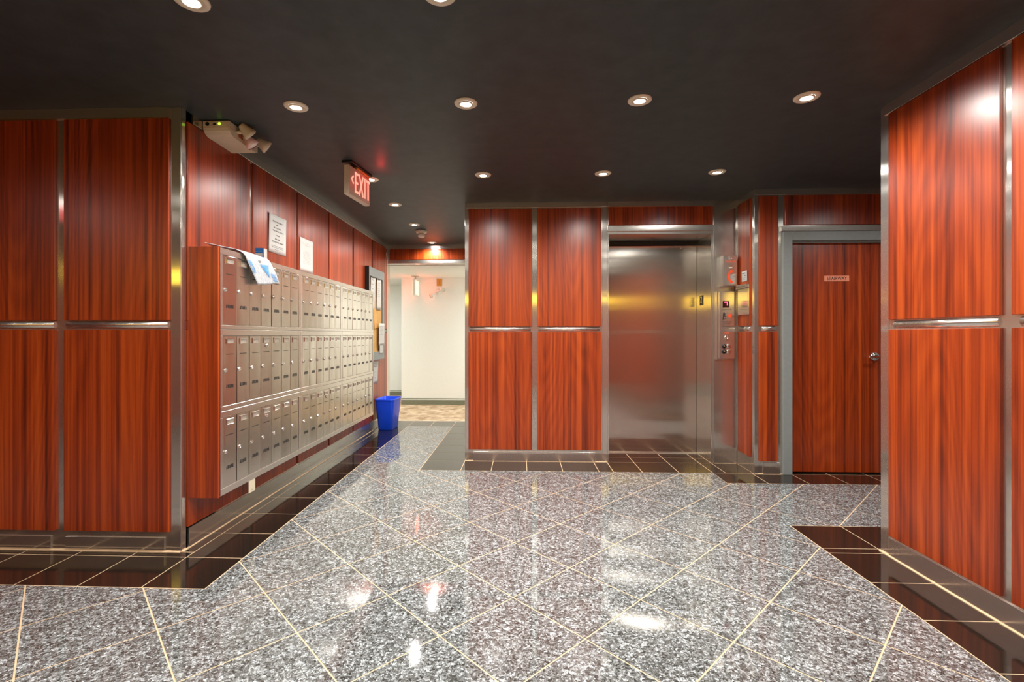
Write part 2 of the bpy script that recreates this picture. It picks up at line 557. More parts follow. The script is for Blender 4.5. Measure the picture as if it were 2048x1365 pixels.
# ------------------------------------------------------------------ elevator wall
wb = struct('wall_back', box('wall_back', (-0.54, 0.805, YB, 6.72, 0, CEIL)), 'steel', 'steel elevator wall with four wood panels left of the door', 'wall')
for a, b in ((-0.503, 0.096), (0.148, 0.745)):
    panel(wb, a, b, ZT0, ZT1, YB, 'S'); panel(wb, a, b, ZL0, ZL1, YB, 'S')
    strip(wb, 'cross_strip', a + 0.01, b - 0.01, ZL1 + 0.006, ZT0 - 0.006, YB, 'S', 0.010)
strip(wb, 'base_plate', -0.46, 0.69, 0.004, 0.092, YB, 'S', 0.012)
strip(wb, 'ceiling_trim', -0.53, 0.80, 2.402, CEIL, YB, 'S', 0.008)
strip(wb, 'corner_post', -0.54, -0.507, 0.0, CEIL, YB, 'S', 0.004)
strip(wb, 'jamb_trim', 0.757, 0.803, 0.0, 2.40, YB, 'S', 0.003)
hd = struct('trim_3', box('trim_3', (0.806, 1.784, YB, 4.95, 2.142, CEIL)), 'steel', 'steel header with a wood panel above the elevator door', 'header')
panel(hd, 0.812, 1.776, 2.226, 2.396, YB, 'S')
strip(hd, 'ceiling_trim', 0.806, 1.784, 2.402, CEIL, YB, 'S', 0.008)
strip(hd, 'header_strip', 0.806, 1.782, 2.168, 2.218, YB, 'S', 0.016)
cw = struct('wall_column', boxes('wall_column', [(1.785, 2.0, YB, 5.0, 0, CEIL), (1.766, 1.785, YB + 0.11, 5.0, 0, 2.14)]), 'steel', 'stainless column right of the elevator door carrying the call station', 'wall')
strip(wb, 'jamb_strip', 0.803, 0.816, 0.0, 2.14, YB, 'S', 0.012)
strip(cw, 'jamb_strip', 1.766, 1.784, 0.0, 2.14, YB + 0.11, 'S', 0.104)
strip(cw, 'steel_column', 1.785, 1.998, 0.0, 2.395, YB, 'S', 0.006, 'steel')
# elevator shaft behind the landing door
sh = struct('wall_shaft', boxes('wall_shaft', [(0.6, 2.0, 4.96, 5.0, 0, CEIL)]), 'blackp', 'dark shaft front behind the elevator door', 'wall')
el = thing('elevator_door', 'brushed stainless elevator landing door reflecting amber light', 'elevator door', (1.29, 4.90, 0))
obj('door_leaf', box('door_leaf', (-0.482, 0.474, -0.010, 0.03, 0.006, 2.098), 0.001), 'doorsteel', el)
obj('door_header', box('door_header', (-0.482, 0.474, -0.03, 0.04, 2.104, 2.14)), 'blackp', el)
obj('door_screw', lathe('door_screw', [(0.009, 0), (0.009, -0.003), (0.004, -0.005), (0, -0.005)], 14, 'Y'), 'chrome', el, (0.318, -0.010, 2.075))
obj('sill', box('sill', (-0.482, 0.474, -0.055, 0.03, 0.0, 0.005), 0.001), 'steel', el)
# floor number plate on the reveal
fp = thing('floor_number_plate', 'small black plate with a silver 2 on the elevator jamb', 'plate', (1.7655, 4.765, 1.535), -R90)
obj('plate', box('plate', (-0.042, 0.042, -0.003, 0, -0.048, 0.048), 0.001), 'blackp', fp)
obj('numeral', text_mesh('2', 0.085, 0.002), 'chrome', fp, (0, -0.0035, 0.006))

# ------------------------------------------------------------------ side return and stair wall
ws = struct('wall_stair', boxes('wall_stair', [(2.0, 2.242, YS, 5.0, 0, CEIL), (2.242, 3.17, YS, 4.45, 2.075, CEIL), (3.17, 4.4, YS, 4.45, 0, CEIL)]), 'steel', 'steel and wood wall around the stairway door', 'wall')
panel(ws, 4.238, 4.475, ZT0 - 0.0, ZT1, 2.0, 'W'); panel(ws, 4.238, 4.475, ZL0 + 0.02, ZL1, 2.0, 'W')
strip(ws, 'cross_strip', 4.25, 4.465, ZL1 + 0.006, ZT0 - 0.006, 2.0, 'W', 0.010)
strip(ws, 'corner_post', YS, 4.232, 0.0, CEIL, 2.0, 'W', 0.004)
strip(ws, 'corner_post', 1.9965, 2.026, 0.0, CEIL, YS, 'S', 0.004)
panel(ws, 2.034, 2.192, ZT0, ZT1, YS, 'S'); panel(ws, 2.034, 2.192, ZL0, ZL1, YS, 'S')
strip(ws, 'cross_strip', 2.06, 2.17, ZL1 + 0.006, ZT0 - 0.006, YS, 'S', 0.010)
strip(ws, 'base_plate', 2.07, 2.21, 0.004, 0.10, YS, 'S', 0.008)
panel(ws, 2.250, 3.30, 2.138, 2.392, YS, 'S')
strip(ws, 'header_strip', 2.216, 3.30, 2.084, 2.128, YS, 'S', 0.022)
strip(ws, 'ceiling_trim', 2.0, 4.3, 2.400, CEIL, YS, 'S', 0.006)
panel(ws, 3.34, 3.94, ZT0, ZT1, YS, 'S'); panel(ws, 3.34, 3.94, ZL0, ZL1, YS, 'S')

dr = thing('door_1', 'dark wood stairway door in a grey painted steel frame', 'door', (2.70, YS, 0), 0, None, 'structure')
obj('door_leaf', box('door_leaf', (-0.395, 0.395, 0.045, 0.09, 0.010, 2.000), 0.002), 'wood', dr)
obj('door_frame', boxes('door_frame', [(-0.470, -0.393, -0.022, 0.10, 0, 2.080), (0.393, 0.470, -0.022, 0.10, 0, 2.080), (-0.393, 0.393, -0.022, 0.10, 2.003, 2.080), (-0.400, -0.380, 0.09, 0.12, 0, 2.02), (0.380, 0.400, 0.09, 0.12, 0, 2.02)], 0.002), 'greyframe', dr)
obj('frame_step', box('frame_step', (-0.400, 0.400, 0.012, 0.030, 1.988, 2.003)), 'greyframe', dr)
h = obj('handle_rose', lathe('handle_rose', [(0.036, 0), (0.036, -0.008), (0.030, -0.014), (0.012, -0.016), (0.012, -0.052), (0, -0.053)], 28, 'Y'), 'chrome', dr, (0.333, 0.045, 1.010))
bm = bmesh.new(); bm_box(bm, -0.085, 0.016, -0.062, -0.046, -0.011, 0.009, 0.005, 2)
obj('lever', finish('lever', bm, True), 'chrome', h)
struct('wall_landing', box('wall_landing', (2.2, 3.2, 4.34, 4.40, 0, 2.1)), 'blackp', 'dark stairwell closed off behind the stairway door', 'wall')
sg = thing('stairway_sign', 'salmon coloured STAIRWAY plate on the stair door', 'sign', (2.716, YS + 0.045, 1.683))
obj('plate', box('plate', (-0.105, 0.105, -0.003, 0, -0.025, 0.025), 0.001), 'salmon', sg)
obj('lettering', text_mesh('STAIRWAY', 0.043, 0.0015, 0.80), 'blackink', sg, (0, -0.0035, 0))

# ------------------------------------------------------------------ right wall (near) and stair passage
wr = struct('wall_right', boxes('wall_right', [(XR, XR + 0.25, Y_R, 2.722, 0, CEIL), (XR + 0.25, 4.4, 2.52, 2.722, 0, CEIL)]), 'steel', 'near right wall of tall wood panels in stainless strips', 'wall')
y = 2.655
while y > Y_R + 0.6:
    panel(wr, y - 0.602, y, ZT0, ZT1, XR, 'W'); panel(wr, y - 0.602, y, ZL0, ZL1, XR, 'W')
    strip(wr, 'cross_strip', y - 0.59, y - 0.03, ZL1 + 0.006, ZT0 - 0.006, XR, 'W', 0.010)
    y -= 0.648
strip(wr, 'ceiling_trim', Y_R, 2.69, 2.393, CEIL, XR, 'W', 0.012)
strip(wr, 'base_plate', Y_R, 2.66, 0.0, 0.100, XR, 'W', 0.008)
strip(wr, 'corner_post', 2.665, 2.722, 0.0, CEIL, XR, 'W', 0.004)
struct('wall_passage', box('wall_passage', (4.2, 4.4, 2.722, YS, 0, CEIL)), 'wood', 'wood faced end wall of the stair passage', 'wall')

for wall_, a0, a1, pl_, fc_, pr_ in ((wl, X_W, XM, YF, 'S', 0.016), (wm, YF, 6.56, XM, 'E', 0.017), (wr, Y_R, 2.722, XR, 'W', 0.018), (wb, -0.54, 0.80, YB, 'S', 0.015), (cw, 1.79, 1.99, YB, 'S', 0.010), (ws, 2.0, 2.235, YS, 'S', 0.012)):
    strip(wall_, 'caulk_line', a0, a1, -0.001, 0.004, pl_, fc_, pr_ - 0.003, 'grout', 0)

# ------------------------------------------------------------------ rest of the lobby behind the camera (seen in the steel)
wq = struct('wall_rear', box('wall_rear', (X_W, XR, Y_R - 0.2, Y_R, 0, CEIL)), 'steel', 'wood panelled wall behind the photographer', 'wall')
x = X_W + 0.1
while x < XR - 0.6:
    panel(wq, x, x + 0.60, 0.112, 1.225, Y_R, 'N'); panel(wq, x, x + 0.60, 1.277, 2.388, Y_R, 'N')
    x += 0.645
ww = struct('wall_west', box('wall_west', (X_W - 0.2, X_W, Y_R, YF, 0, CEIL)), 'steel', 'wood panelled far left wall of the lobby', 'wall')
y = Y_R + 0.1
while y < YF - 0.6:
    panel(ww, y, y + 0.60, ZL0, ZL1, X_W, 'E'); panel(ww, y, y + 0.60, ZT0, ZT1, X_W, 'E')
    y += 0.645
al = thing('amber_light_box', 'long amber light box on the wall behind the camera', 'light box', (-1.5, Y_R + 0.026, 1.815))
obj('housing', box('housing', (-3.2, 3.3, 0, 0.06, 0, 0.20), 0.004), 'blackp', al)
obj('diffuser', box('diffuser', (-3.18, 3.28, 0.06, 0.068, 0.02, 0.18), 0.002), 'amberlamp', al)
xs_ = thing('exit_sign', 'red lit exit sign hanging in the lobby left of the photographer', 'exit sign', (-4.2, 0.72, 2.24))
obj('housing', box('housing', (-0.16, 0.16, 0, 0.05, 0, 0.209), 0.004), 'signbody', xs_)
obj('face', box('face', (-0.14, 0.14, 0.05, 0.054, 0.03, 0.17)), plain('red_exit_face', srgb(220, 20, 40), 0.4, emit=(1, 0.02, 0.06, 1), estr=2.5, noise=0.01), xs_)

# ------------------------------------------------------------------ white hall
HC = 2.178
struct('floor_hall', box('floor_hall', (-4.6, 2.6, 6.60, 9.7, -0.1, -0.001)), 'carpet', 'beige patterned hall carpet beyond the granite', 'carpet')
obj_t = struct('trim_2', box('trim_2', (XM, -0.54, 6.578, 6.604, -0.05, 0.004), 0.001), 'ring', 'metal threshold strip between granite and carpet', 'threshold')
struct('ceiling_hall', box('ceiling_hall', (-4.6, 2.6, 6.72, 9.7, HC, HC + 0.1)), 'white_wall', 'white ceiling of the hall beyond', 'ceiling')
wh = struct('wall_hall', boxes('wall_hall', [(-2.075, 2.6, 8.17, 8.5, 0, HC + .05), (-4.6, -2.075, 9.40, 9.7, 0, HC + .05), (-4.6, XM - 0.3, 6.60, 6.72, 0, HC + .05), (-0.54, 2.6, 6.722, 6.80, 0, HC + .05), (-4.7, -4.6, 6.6, 9.7, 0, HC + .05), (2.6, 2.7, 6.6, 9.7, 0, HC + .05)]), 'white_wall', 'bright white wall of the hall at the end of the passage', 'wall')
def base(name, x0, x1, yy):
    t = tag(obj(name, box(name, (x0, x1, yy - 0.014, yy, 0.0, 0.075), 0.002), 'olive'), 'olive baseboard of the white hall' + (' at the near wall' if yy < 9 else ' in the recess'), 'baseboard', kind='structure')
    obj('cap_bead', box('cap_bead', (x0, x1, yy - 0.009, yy, 0.077, 0.092), 0.002), 'white_wall', t)
    obj('cap_bead', box('cap_bead', (x0, x1, yy - 0.011, yy, 0.093, 0.106), 0.002), 'olive', t)
base('baseboard_hall', -2.075, 2.6, 8.17)
base('baseboard_recess', -4.6, -2.09, 9.40)
def area(name, parent, loc, sx, sy, watts, col, rot=(0, 0, 0)):
    ld = bpy.data.lights.new(name, 'AREA'); ld.shape = 'RECTANGLE'; ld.size = sx; ld.size_y = sy
    ld.energy = watts; ld.color = col
    o = bpy.data.objects.new(name, ld); o.location = loc; o.rotation_euler = rot; COL.objects.link(o); o.parent = parent
    return o
for i, (x, yy, lab) in enumerate(((-3.3, 7.7, 'added square fill lamp out of view in the hall to the left'), (0.4, 7.45, 'added square fill lamp out of view in the hall to the right'))):  # unseen fixtures, added out of view to brighten the white hall
    t = thing('hall_fill_lamp', lab, 'fill lamp', (x, yy, HC))
    obj('frame', box('frame', (-0.3, 0.3, -0.3, 0.3, -0.035, 0), 0.004), 'white_wall', t)
    obj('diffuser', box('diffuser', (-0.27, 0.27, -0.27, 0.27, -0.045, -0.036), 0.003), 'hallfill', t)
    area('lamp_light', t, (0, 0, -0.05), 0.5, 0.5, HALL_W, (0.97, 0.99, 0.97))

# ------------------------------------------------------------------ mailboxes
XMF = -1.694
sx = XM + PT + 0.0005
sur = thing('mailbox_end_panel', 'tall wood end panel closing the near end of the mailboxes', 'end panel', (sx, 2.596, 0.285))
obj('board', box('board', (0, 0.173, 0, 0.014, 0, 1.405), 0.0015), 'wood', sur)
obj('back_filler', box('back_filler', (-0.013, -0.0005, 0.003, 0.013, 0.941, 0.991)), 'wood', sur)
sur = thing('mailbox_end_panel', 'wood end panel closing the far end of the mailboxes', 'end panel', (sx, 5.366, 0.285))
obj('board', box('board', (0, 0.160, 0, 0.014, 0, 1.390), 0.0015), 'wood', sur)
sur = thing('mailbox_top_board', 'wood board along the top behind the mailboxes', 'board', (sx, 2.612, 1.664))
obj('board', box('board', (0, 0.134, 0, 2.752, 0, 0.016), 0.0015), 'wood', sur)
sur = thing('mailbox_bottom_board', 'wood board along the underside of the mailboxes', 'board', (sx, 2.612, 0.290))
obj('board', box('board', (0, 0.134, 0, 2.752, 0, 0.014), 0.0015), 'wood', sur)

DW, DH = 0.1285, 0.398
def door_mesh():
    return box('door', (-DW / 2 + 0.0012, DW / 2 - 0.0012, -0.006, 0.006, -DH / 2, DH / 2), 0.0018, 2)
D_ME = door_mesh(); D_ME.materials.append(M['mail'])
HOLD = boxes('name_holder', [(-0.036, 0.036, -0.005, 0, -0.017, -0.012), (-0.036, 0.036, -0.005, 0, 0.012, 0.017), (-0.036, -0.030, -0.005, 0, -0.012, 0.012), (0.030, 0.036, -0.005, 0, -0.012, 0.012)], 0.0008)
HOLD.materials.append(M['chrome'])
CARD = box('name_card', (-0.030, 0.030, -0.002, 0, -0.012, 0.012)); CARD.materials.append(M['namecard'])
SLOT = box('slot', (-0.034, 0.034, -0.0008, 0.001, -0.0018, 0.0018)); SLOT.materials.append(M['dark'])
LOCK = lathe('lock', [(0.0125, 0), (0.0125, -0.004), (0.010, -0.008), (0.005, -0.009), (0.005, -0.007), (0, -0.007)], 18, 'Y'); LOCK.materials.append(M['chrome'])
bm = bmesh.new()
for k in range(5):
    cx = -0.028 + 0.014 * k
    up = k % 2 == 0
    pts = [(-0.0055, -0.010), (0.0055, -0.010), (0.0022, 0.010), (-0.0022, 0.010)]
    if not up: pts = [(x, -z) for x, z in pts]
    A = [bm.verts.new((cx + x, -0.0008, z)) for x, z in pts]; B = [bm.verts.new((cx + x, 0.001, z)) for x, z in pts]
    bm.faces.new(A); bm.faces.new(B)
    for i in range(4): bm.faces.new((A[i], A[(i + 1) % 4], B[(i + 1) % 4], B[i]))
VENT = finish('vent_holes', bm); VENT.materials.append(M['dark'])

cols = [(2.612, 3.578, 7), (3.578, 4.418, 6), (4.418, 5.364, 7)]
rows = [(1.228, 1.688, 'top'), (0.764, 1.228, 'middle'), (0.289, 0.764, 'bottom')]
coln = ['nearest', 'middle', 'farthest']
for r, (z0, z1, rn) in enumerate(rows):
    for c, (y0, y1, n) in enumerate(cols):
        t = thing('mailbox_unit', f'stainless mailbox unit of {"seven" if n == 7 else "six"} doors, {rn} row, {coln[c]} column', 'mailbox', ((XMF), (y0 + y1) / 2, z0), R90, 'apartment mailbox units')
        W, H = y1 - y0, z1 - z0
        pw = DW if n == 6 else min(DW + 0.003, (W - 0.036) / n)
        dz = H - 0.038 - DH / 2
        o_w = pw * n / 2
        lip = [(-W / 2 + 0.001, W / 2 - 0.001, -0.010, 0.03, 0.001, dz - DH / 2 - 0.001), (-W / 2 + 0.001, W / 2 - 0.001, -0.010, 0.03, dz + DH / 2 + 0.001, H - 0.001),
               (-W / 2 + 0.001, -o_w - 0.001, -0.010, 0.03, dz - DH / 2 - 0.001, dz + DH / 2 + 0.001), (o_w + 0.001, W / 2 - 0.001, -0.010, 0.03, dz - DH / 2 - 0.001, dz + DH / 2 + 0.001)]
        obj('frame', boxes('frame', lip, 0.0016), 'mailframe', t)
        obj('back', box('back', (-W / 2 + 0.002, W / 2 - 0.002, 0.012, 0.03, 0.002, H - 0.002)), 'dark', t)
        for k in range(n):
            cx = -o_w + pw * (k + 0.5)
            tw = math.radians(random.gauss(0, 0.9)); tl = math.radians(random.gauss(0, 0.25))
            if r == 0 and c == 0 and k == 0: tw = math.radians(-2.6)
            if r == 0 and c == 1 and k == 0: tw = math.radians(-2.4)
            d = obj('door', D_ME, None, t, (cx, -0.002, dz), (tl, 0, tw))
            obj('name_card', CARD, None, d, (0, -0.006, DH / 2 - 0.030))
            obj('name_holder', HOLD, None, d, (0, -0.006, DH / 2 - 0.030))
            obj('slot', SLOT, None, d, (0, -0.006, DH / 2 - 0.105))
            lz, lx = DH / 2 - 0.197, -0.046
            if r > 0 and c == 0 and k == 3 or (r == 2 and c == 1 and k == 3): obj('lock', LOCK, None, d, (0.0, -0.006, DH / 2 - 0.063))
            obj('lock', LOCK, None, d, (lx, -0.006, lz))
            obj('vent_holes', VENT, None, d, (0, -0.006, -DH / 2 + 0.108))

tg = thing('paper_tag', 'small blank tag hanging under the mailboxes', 'tag', (XMF + 0.008, 2.925, 0.245), R90)
obj('card', box('card', (-0.035, 0.035, -0.001, 0.001, -0.03, 0.055)), 'beige', tg)
obj('hole', lathe('hole', [(0.004, 0), (0.004, -0.0006), (0, -0.0006)], 10, 'Y'), 'ink', tg, (0.0, -0.0012, -0.015))

# plastic mailing bag draped over the nearest unit
def bagpt(u, v):
    """u across 0..1 (near to far), v along 0..1 (from the back, over the edge, down)"""
    L = [(-1.745, 2.565, 1.704), (-1.718, 2.66, 1.703), (-1.684, 2.795, 1.696), (-1.668, 2.855, 1.620), (-1.652, 2.922, 1.508)]
    Rr = [(-1.835, 2.86, 1.700), (-1.775, 2.96, 1.703), (-1.684, 3.068, 1.699), (-1.660, 3.125, 1.635), (-1.648, 3.178, 1.545)]
    s = v * 4; i = min(3, int(s)); f = s - i
    def cr(P):
        p0, p1, p2, p3 = P[max(0, i - 1)], P[i], P[i + 1], P[min(4, i + 2)]
        return [0.5 * ((2 * b) + (-a + c) * f + (2 * a - 5 * b + 4 * c - d) * f * f + (-a + 3 * b - 3 * c + d) * f ** 3) for a, b, c, d in zip(p0, p1, p2, p3)]
    a, b = cr(L), cr(Rr)
    p = [x + (y - x) * u for x, y in zip(a, b)]
    bul = math.sin(math.pi * u)
    if v > 0.5:
        p[0] += 0.006 + 0.004 * bul + 0.0018 * math.sin(23 * u + 9 * v) * bul
        p[2] += 0.010 * math.sin(9 * u + 1) * max(0, v - 0.85)
    else:
        p[2] += 0.004 * bul
    return Vector(p)
bm = bmesh.new()
NU, NV = 18, 28
def bag_sheet(bm, u0, u1, v0, v1, nu, nv, off, mask=None):
    gr = []
    for i in range(nu + 1):
        row = []
        for j in range(nv + 1):
            u, v = u0 + (u1 - u0) * i / nu, v0 + (v1 - v0) * j / nv
            p = bagpt(u, v)
            e = 1e-3
            nrm = (bagpt(min(1, u + e), v) - bagpt(max(0, u - e), v)).cross(bagpt(u, min(1, v + e)) - bagpt(u, max(0, v - e)))
            if nrm.length > 0: nrm.normalize()
            if nrm.x + nrm.z < 0: nrm = -nrm
            row.append(bm.verts.new(p + nrm * off))
        gr.append(row)
    for i in range(nu):
        for j in range(nv):
            if mask is None or mask((i + 0.5) / nu, (j + 0.5) / nv):
                bm.faces.new((gr[i][j], gr[i + 1][j], gr[i + 1][j + 1], gr[i][j + 1]))
bag_sheet(bm, 0, 1, 0, 1, NU, NV, 0.0)
bag_me = finish('film', bm, True)
bag = thing('mailing_bag', 'white plastic mailing bag with blue print draped over the mailboxes', 'bag', (0, 0, 0))
fo = obj('film', bag_me, 'bag', bag)
sm = fo.modifiers.new('thick', 'SOLIDIFY'); sm.thickness = 0.002; sm.offset = -1
for (a, b, c_, d_, mk) in ((0.42, 0.80, 0.70, 0.90, lambda i, j: abs(i - 0.45) < 0.55 * (1 - j) and random.random() > 0.12), (0.02, 0.14, 0.66, 0.84, lambda i, j: random.random() > 0.5), (0.72, 0.96, 0.83, 0.96, lambda i, j: random.random() > 0.55)):
    bm = bmesh.new(); bag_sheet(bm, a, b, c_, d_, 16, 16, 0.0042, mk)
    bmesh.ops.delete(bm, geom=[v for v in bm.verts if not v.link_faces], context='VERTS')
    obj('blue_print', finish('blue_print', bm, True), 'blueprint', bag)
bm = bmesh.new(); bag_sheet(bm, 0.43, 0.52, 0.63, 0.67, 5, 5, 0.0042, lambda i, j: random.random() > 0.2)
bmesh.ops.delete(bm, geom=[v for v in bm.verts if not v.link_faces], context='VERTS')
obj('grey_mark', finish('grey_mark', bm), 'ink', bag)

# small carton
ct = thing('small_carton', 'small blue and white carton standing on top of the mailboxes', 'carton', (-1.79, 3.222, 1.683))
obj('carton_body', box('carton_body', (-0.028, 0.028, -0.022, 0.022, 0, 0.106), 0.001), 'paper', ct)
obj('blue_panel', box('blue_panel', (-0.029, 0.029, -0.0236, -0.0222, 0, 0.108)), 'bluecard', ct)
obj('printed_label', box('printed_label', (-0.029, 0.020, -0.0246, -0.0238, 0.052, 0.072)), 'faint', ct)
obj('printed_label', box('printed_label', (-0.029, 0.020, -0.0246, -0.0238, 0.022, 0.040)), 'faint', ct)
obj('printed_line', box('printed_line', (-0.029, 0.018, -0.0246, -0.0238, 0.084, 0.087)), 'blueprint', ct)

# ------------------------------------------------------------------ papers
def notice(name, label, plane, y0, y1, z0, z1, lines, curl=0.004, tilt=0.0, face='E', cat='notice', mat='ink'):
    r = {'E': R90, 'W': -R90, 'S': 0}[face]
    loc = (plane, (y0 + y1) / 2, (z0 + z1) / 2) if face != 'S' else ((y0 + y1) / 2, plane, (z0 + z1) / 2)
    t = thing(name, label, cat, loc, r)
    W, H = y1 - y0, z1 - z0
    bm = bmesh.new()
    n = 8
    g0 = [[bm.verts.new((-W / 2 + W * i / n, -0.002 - curl * (abs(i / n - 0.5) * 2) ** 2 * (0.4 + 0.6 * (j / n)), -H / 2 + H * j / n)) for j in range(n + 1)] for i in range(n + 1)]
    for i in range(n):
        for j in range(n):
            bm.faces.new((g0[i][j], g0[i + 1][j], g0[i + 1][j + 1], g0[i][j + 1]))
    sh = obj('sheet', finish('sheet', bm, True), 'paper', t, (0, 0, 0), (0, tilt, 0))
    md = sh.modifiers.new('thick', 'SOLIDIFY'); md.thickness = 0.0004
    if lines:
        bm = bmesh.new()
        for (zc, hw, th, xc) in lines:
            x = xc - hw
            while x < xc + hw:
                wd = random.uniform(0.05, 0.13)
                x1 = min(xc + hw, x + wd)
                yy = lambda q: -0.0034 - curl * (abs(q) * 2) ** 2 * 1.0
                xa, xb = x * W, x1 * W
                v = [bm.verts.new(p) for p in ((xa, yy(x), (zc - th / 2) * H), (xb, yy(x1), (zc - th / 2) * H), (xb, yy(x1), (zc + th / 2) * H), (xa, yy(x), (zc + th / 2) * H))]
                bm.faces.new(v)
                x = x1 + 0.025
        tag(obj('printed_lines', finish('printed_lines', bm), mat, t, (0, 0, 0), (0, tilt, 0)), kind='stuff')
    return t
PF = XM + PT   # panel face of mailbox wall
big = [(0.33, 0.28, 0.035, 0.0), (0.25, 0.07, 0.03, 0.0), (0.17, 0.22, 0.032, 0.0), (0.09, 0.31, 0.03, 0.03), (-0.02, 0.09, 0.032, 0.03), (-0.12, 0.15, 0.032, 0.0), (-0.20, 0.32, 0.034, 0.02), (-0.31, 0.34, 0.012, 0), (-0.35, 0.33, 0.012, 0), (-0.40, 0.16, 0.012, 0)]
notice('paper_notice', 'white notice of centred grey print taped above the nearest mailboxes', PF, 3.440, 3.695, 1.812, 2.100, big, 0.006)
small = [(0.36, 0.2, 0.01, -0.1), (0.30, 0.25, 0.01, 0)] + [(0.12 - 0.045 * k, 0.30 if k % 3 else 0.22, 0.010, 0.03) for k in range(9)]
notice('paper_letter', 'white letter of faint print taped right of the centred notice', PF, 3.936, 4.186, 1.737, 2.022, small, 0.002, mat='faint')

# cork board
bd = thing('cork_board', 'grey framed cork notice board at the far end of the mailbox wall', 'notice board', (PF, 5.935, 0.885), R90)
BW, BH = 0.64, 1.135
obj('cork', box('cork', (-BW / 2 + 0.03, BW / 2 - 0.03, -0.022, 0, 0.10, BH - 0.10)), 'cork', bd)
obj('frame', boxes('frame', [(-BW / 2, BW / 2, -0.045, 0, 0, 0.10), (-BW / 2, BW / 2, -0.045, 0, BH - 0.11, BH), (-BW / 2 + 0.001, -BW / 2 + 0.055, -0.044, 0, 0.10, BH - 0.11), (BW / 2 - 0.06, BW / 2, -0.045, 0, 0.10, BH - 0.11)], 0.002), 'greyframe', bd)
obj('side_cheek', box('side_cheek', (-BW / 2 - 0.012, -BW / 2, -0.050, 0, 0, BH), 0.001), 'blackp', bd)
obj('frame_screw', lathe('frame_screw', [(0.006, 0), (0.006, -0.002), (0, -0.003)], 10, 'Y'), 'chrome', bd, (BW / 2 - 0.02, -0.045, BH - 0.05))
CF = PF + 0.022
ln = lambda n, z0=0.36, st=0.06, hw=0.3: [(z0 - st * k, hw if k % 3 != 2 else hw * 0.6, 0.016, 0) for k in range(n)]
notice('pinned_notice', 'narrow notice pinned at the upper left of the cork board', CF, 5.72, 5.89, 1.50, 1.93, ln(5, 0.38, 0.13), 0.012, 0.04)
notice('pinned_letter', 'white letter pinned at the upper right of the cork board', CF + 0.002, 5.955, 6.13, 1.515, 1.915, ln(8), 0.014, -0.02, mat='faint')
notice('pinned_flyer', 'white flyer hanging over the lower frame of the cork board', CF + 0.026, 5.99, 6.235, 1.06, 1.345, ln(7), 0.004, -0.01, mat='faint')
notice('pinned_slip', 'small white slip under the flyer on the cork board', CF + 0.024, 6.03, 6.17, 0.955, 1.07, ln(2, 0.2, 0.3), 0.004, 0.05, mat='faint')
notice('wall_slip', 'white slip of grey print taped below the cork board', PF, 5.905, 6.085, 0.585, 0.86, ln(6, 0.40, 0.13, 0.25), 0.012, 0.03)
en = thing('pinned_envelope', 'tan envelope hanging half hidden at the left of the cork board', 'envelope', (CF + 0.006, 5.93, 1.28), R90)
obj('envelope', box('envelope', (-0.055, 0.055, -0.004, 0, 0, 0.24), 0.001), 'brasscol', en, (0, 0, 0), (0, -0.18, 0))
obj('pin', lathe('pin', [(0.006, 0), (0.004, -0.012), (0, -0.013)], 10, 'Y'), 'redink', en, (0.045, -0.004, 0.225))

# ------------------------------------------------------------------ recycling bin
def rrect(wx, wy, r, n=5):
    pts = []
    for cx, cy, a0 in ((wx - r, wy - r, 0), (-wx + r, wy - r, 90), (-wx + r, -wy + r, 180), (wx - r, -wy + r, 270)):
        for k in range(n + 1):
            a = math.radians(a0 + 90 * k / n); pts.append((cx + r * math.cos(a), cy + r * math.sin(a)))
    return pts
def loft(name, secs, close_bottom=True):
    bm = bmesh.new(); R = []
    for (wx, wy, r, z) in secs:
        R.append([bm.verts.new((x, y, z)) for x, y in rrect(wx, wy, r)])
    for A, B in zip(R, R[1:]):
        for i in range(len(A)):
            j = (i + 1) % len(A); bm.faces.new((A[i], A[j], B[j], B[i]))
    if close_bottom: bm.faces.new(R[0])
    bm.faces.new(R[-1])
    return finish(name, bm, True)
bn = thing('recycling_bin', 'bright blue plastic waste bin on the floor at the end of the mailboxes', 'bin', (-1.708, 6.06, 0.0), -0.06)
obj('body', loft('body', [(0.086, 0.125, 0.03, 0.0), (0.092, 0.132, 0.032, 0.006), (0.104, 0.148, 0.035, 0.19), (0.108, 0.152, 0.036, 0.20), (0.119, 0.166, 0.040, 0.375), (0.119, 0.166, 0.040, 0.385), (0.113, 0.160, 0.036, 0.383), (0.090, 0.130, 0.03, 0.012)]), 'blue', bn)
obj('rim', loft('rim', [(0.120, 0.167, 0.040, 0.372), (0.126, 0.173, 0.044, 0.374), (0.127, 0.174, 0.044, 0.386), (0.122, 0.169, 0.042, 0.391), (0.115, 0.162, 0.038, 0.389), (0.1135, 0.1605, 0.037, 0.380)], False), 'blue', bn)
# open the rim: remove its cap
for o in bn.children:
    if o.name.startswith('rim'):
        bm = bmesh.new(); bm.from_mesh(o.data)
        bmesh.ops.delete(bm, geom=[f for f in bm.faces if len(f.verts) > 4], context='FACES'); bm.to_mesh(o.data); bm.free()

# ------------------------------------------------------------------ emergency light
em = thing('emergency_light', 'beige emergency light box with swivel heads at the ceiling above the mailboxes', 'emergency light', (PF, 2.72, CEIL - 0.006))
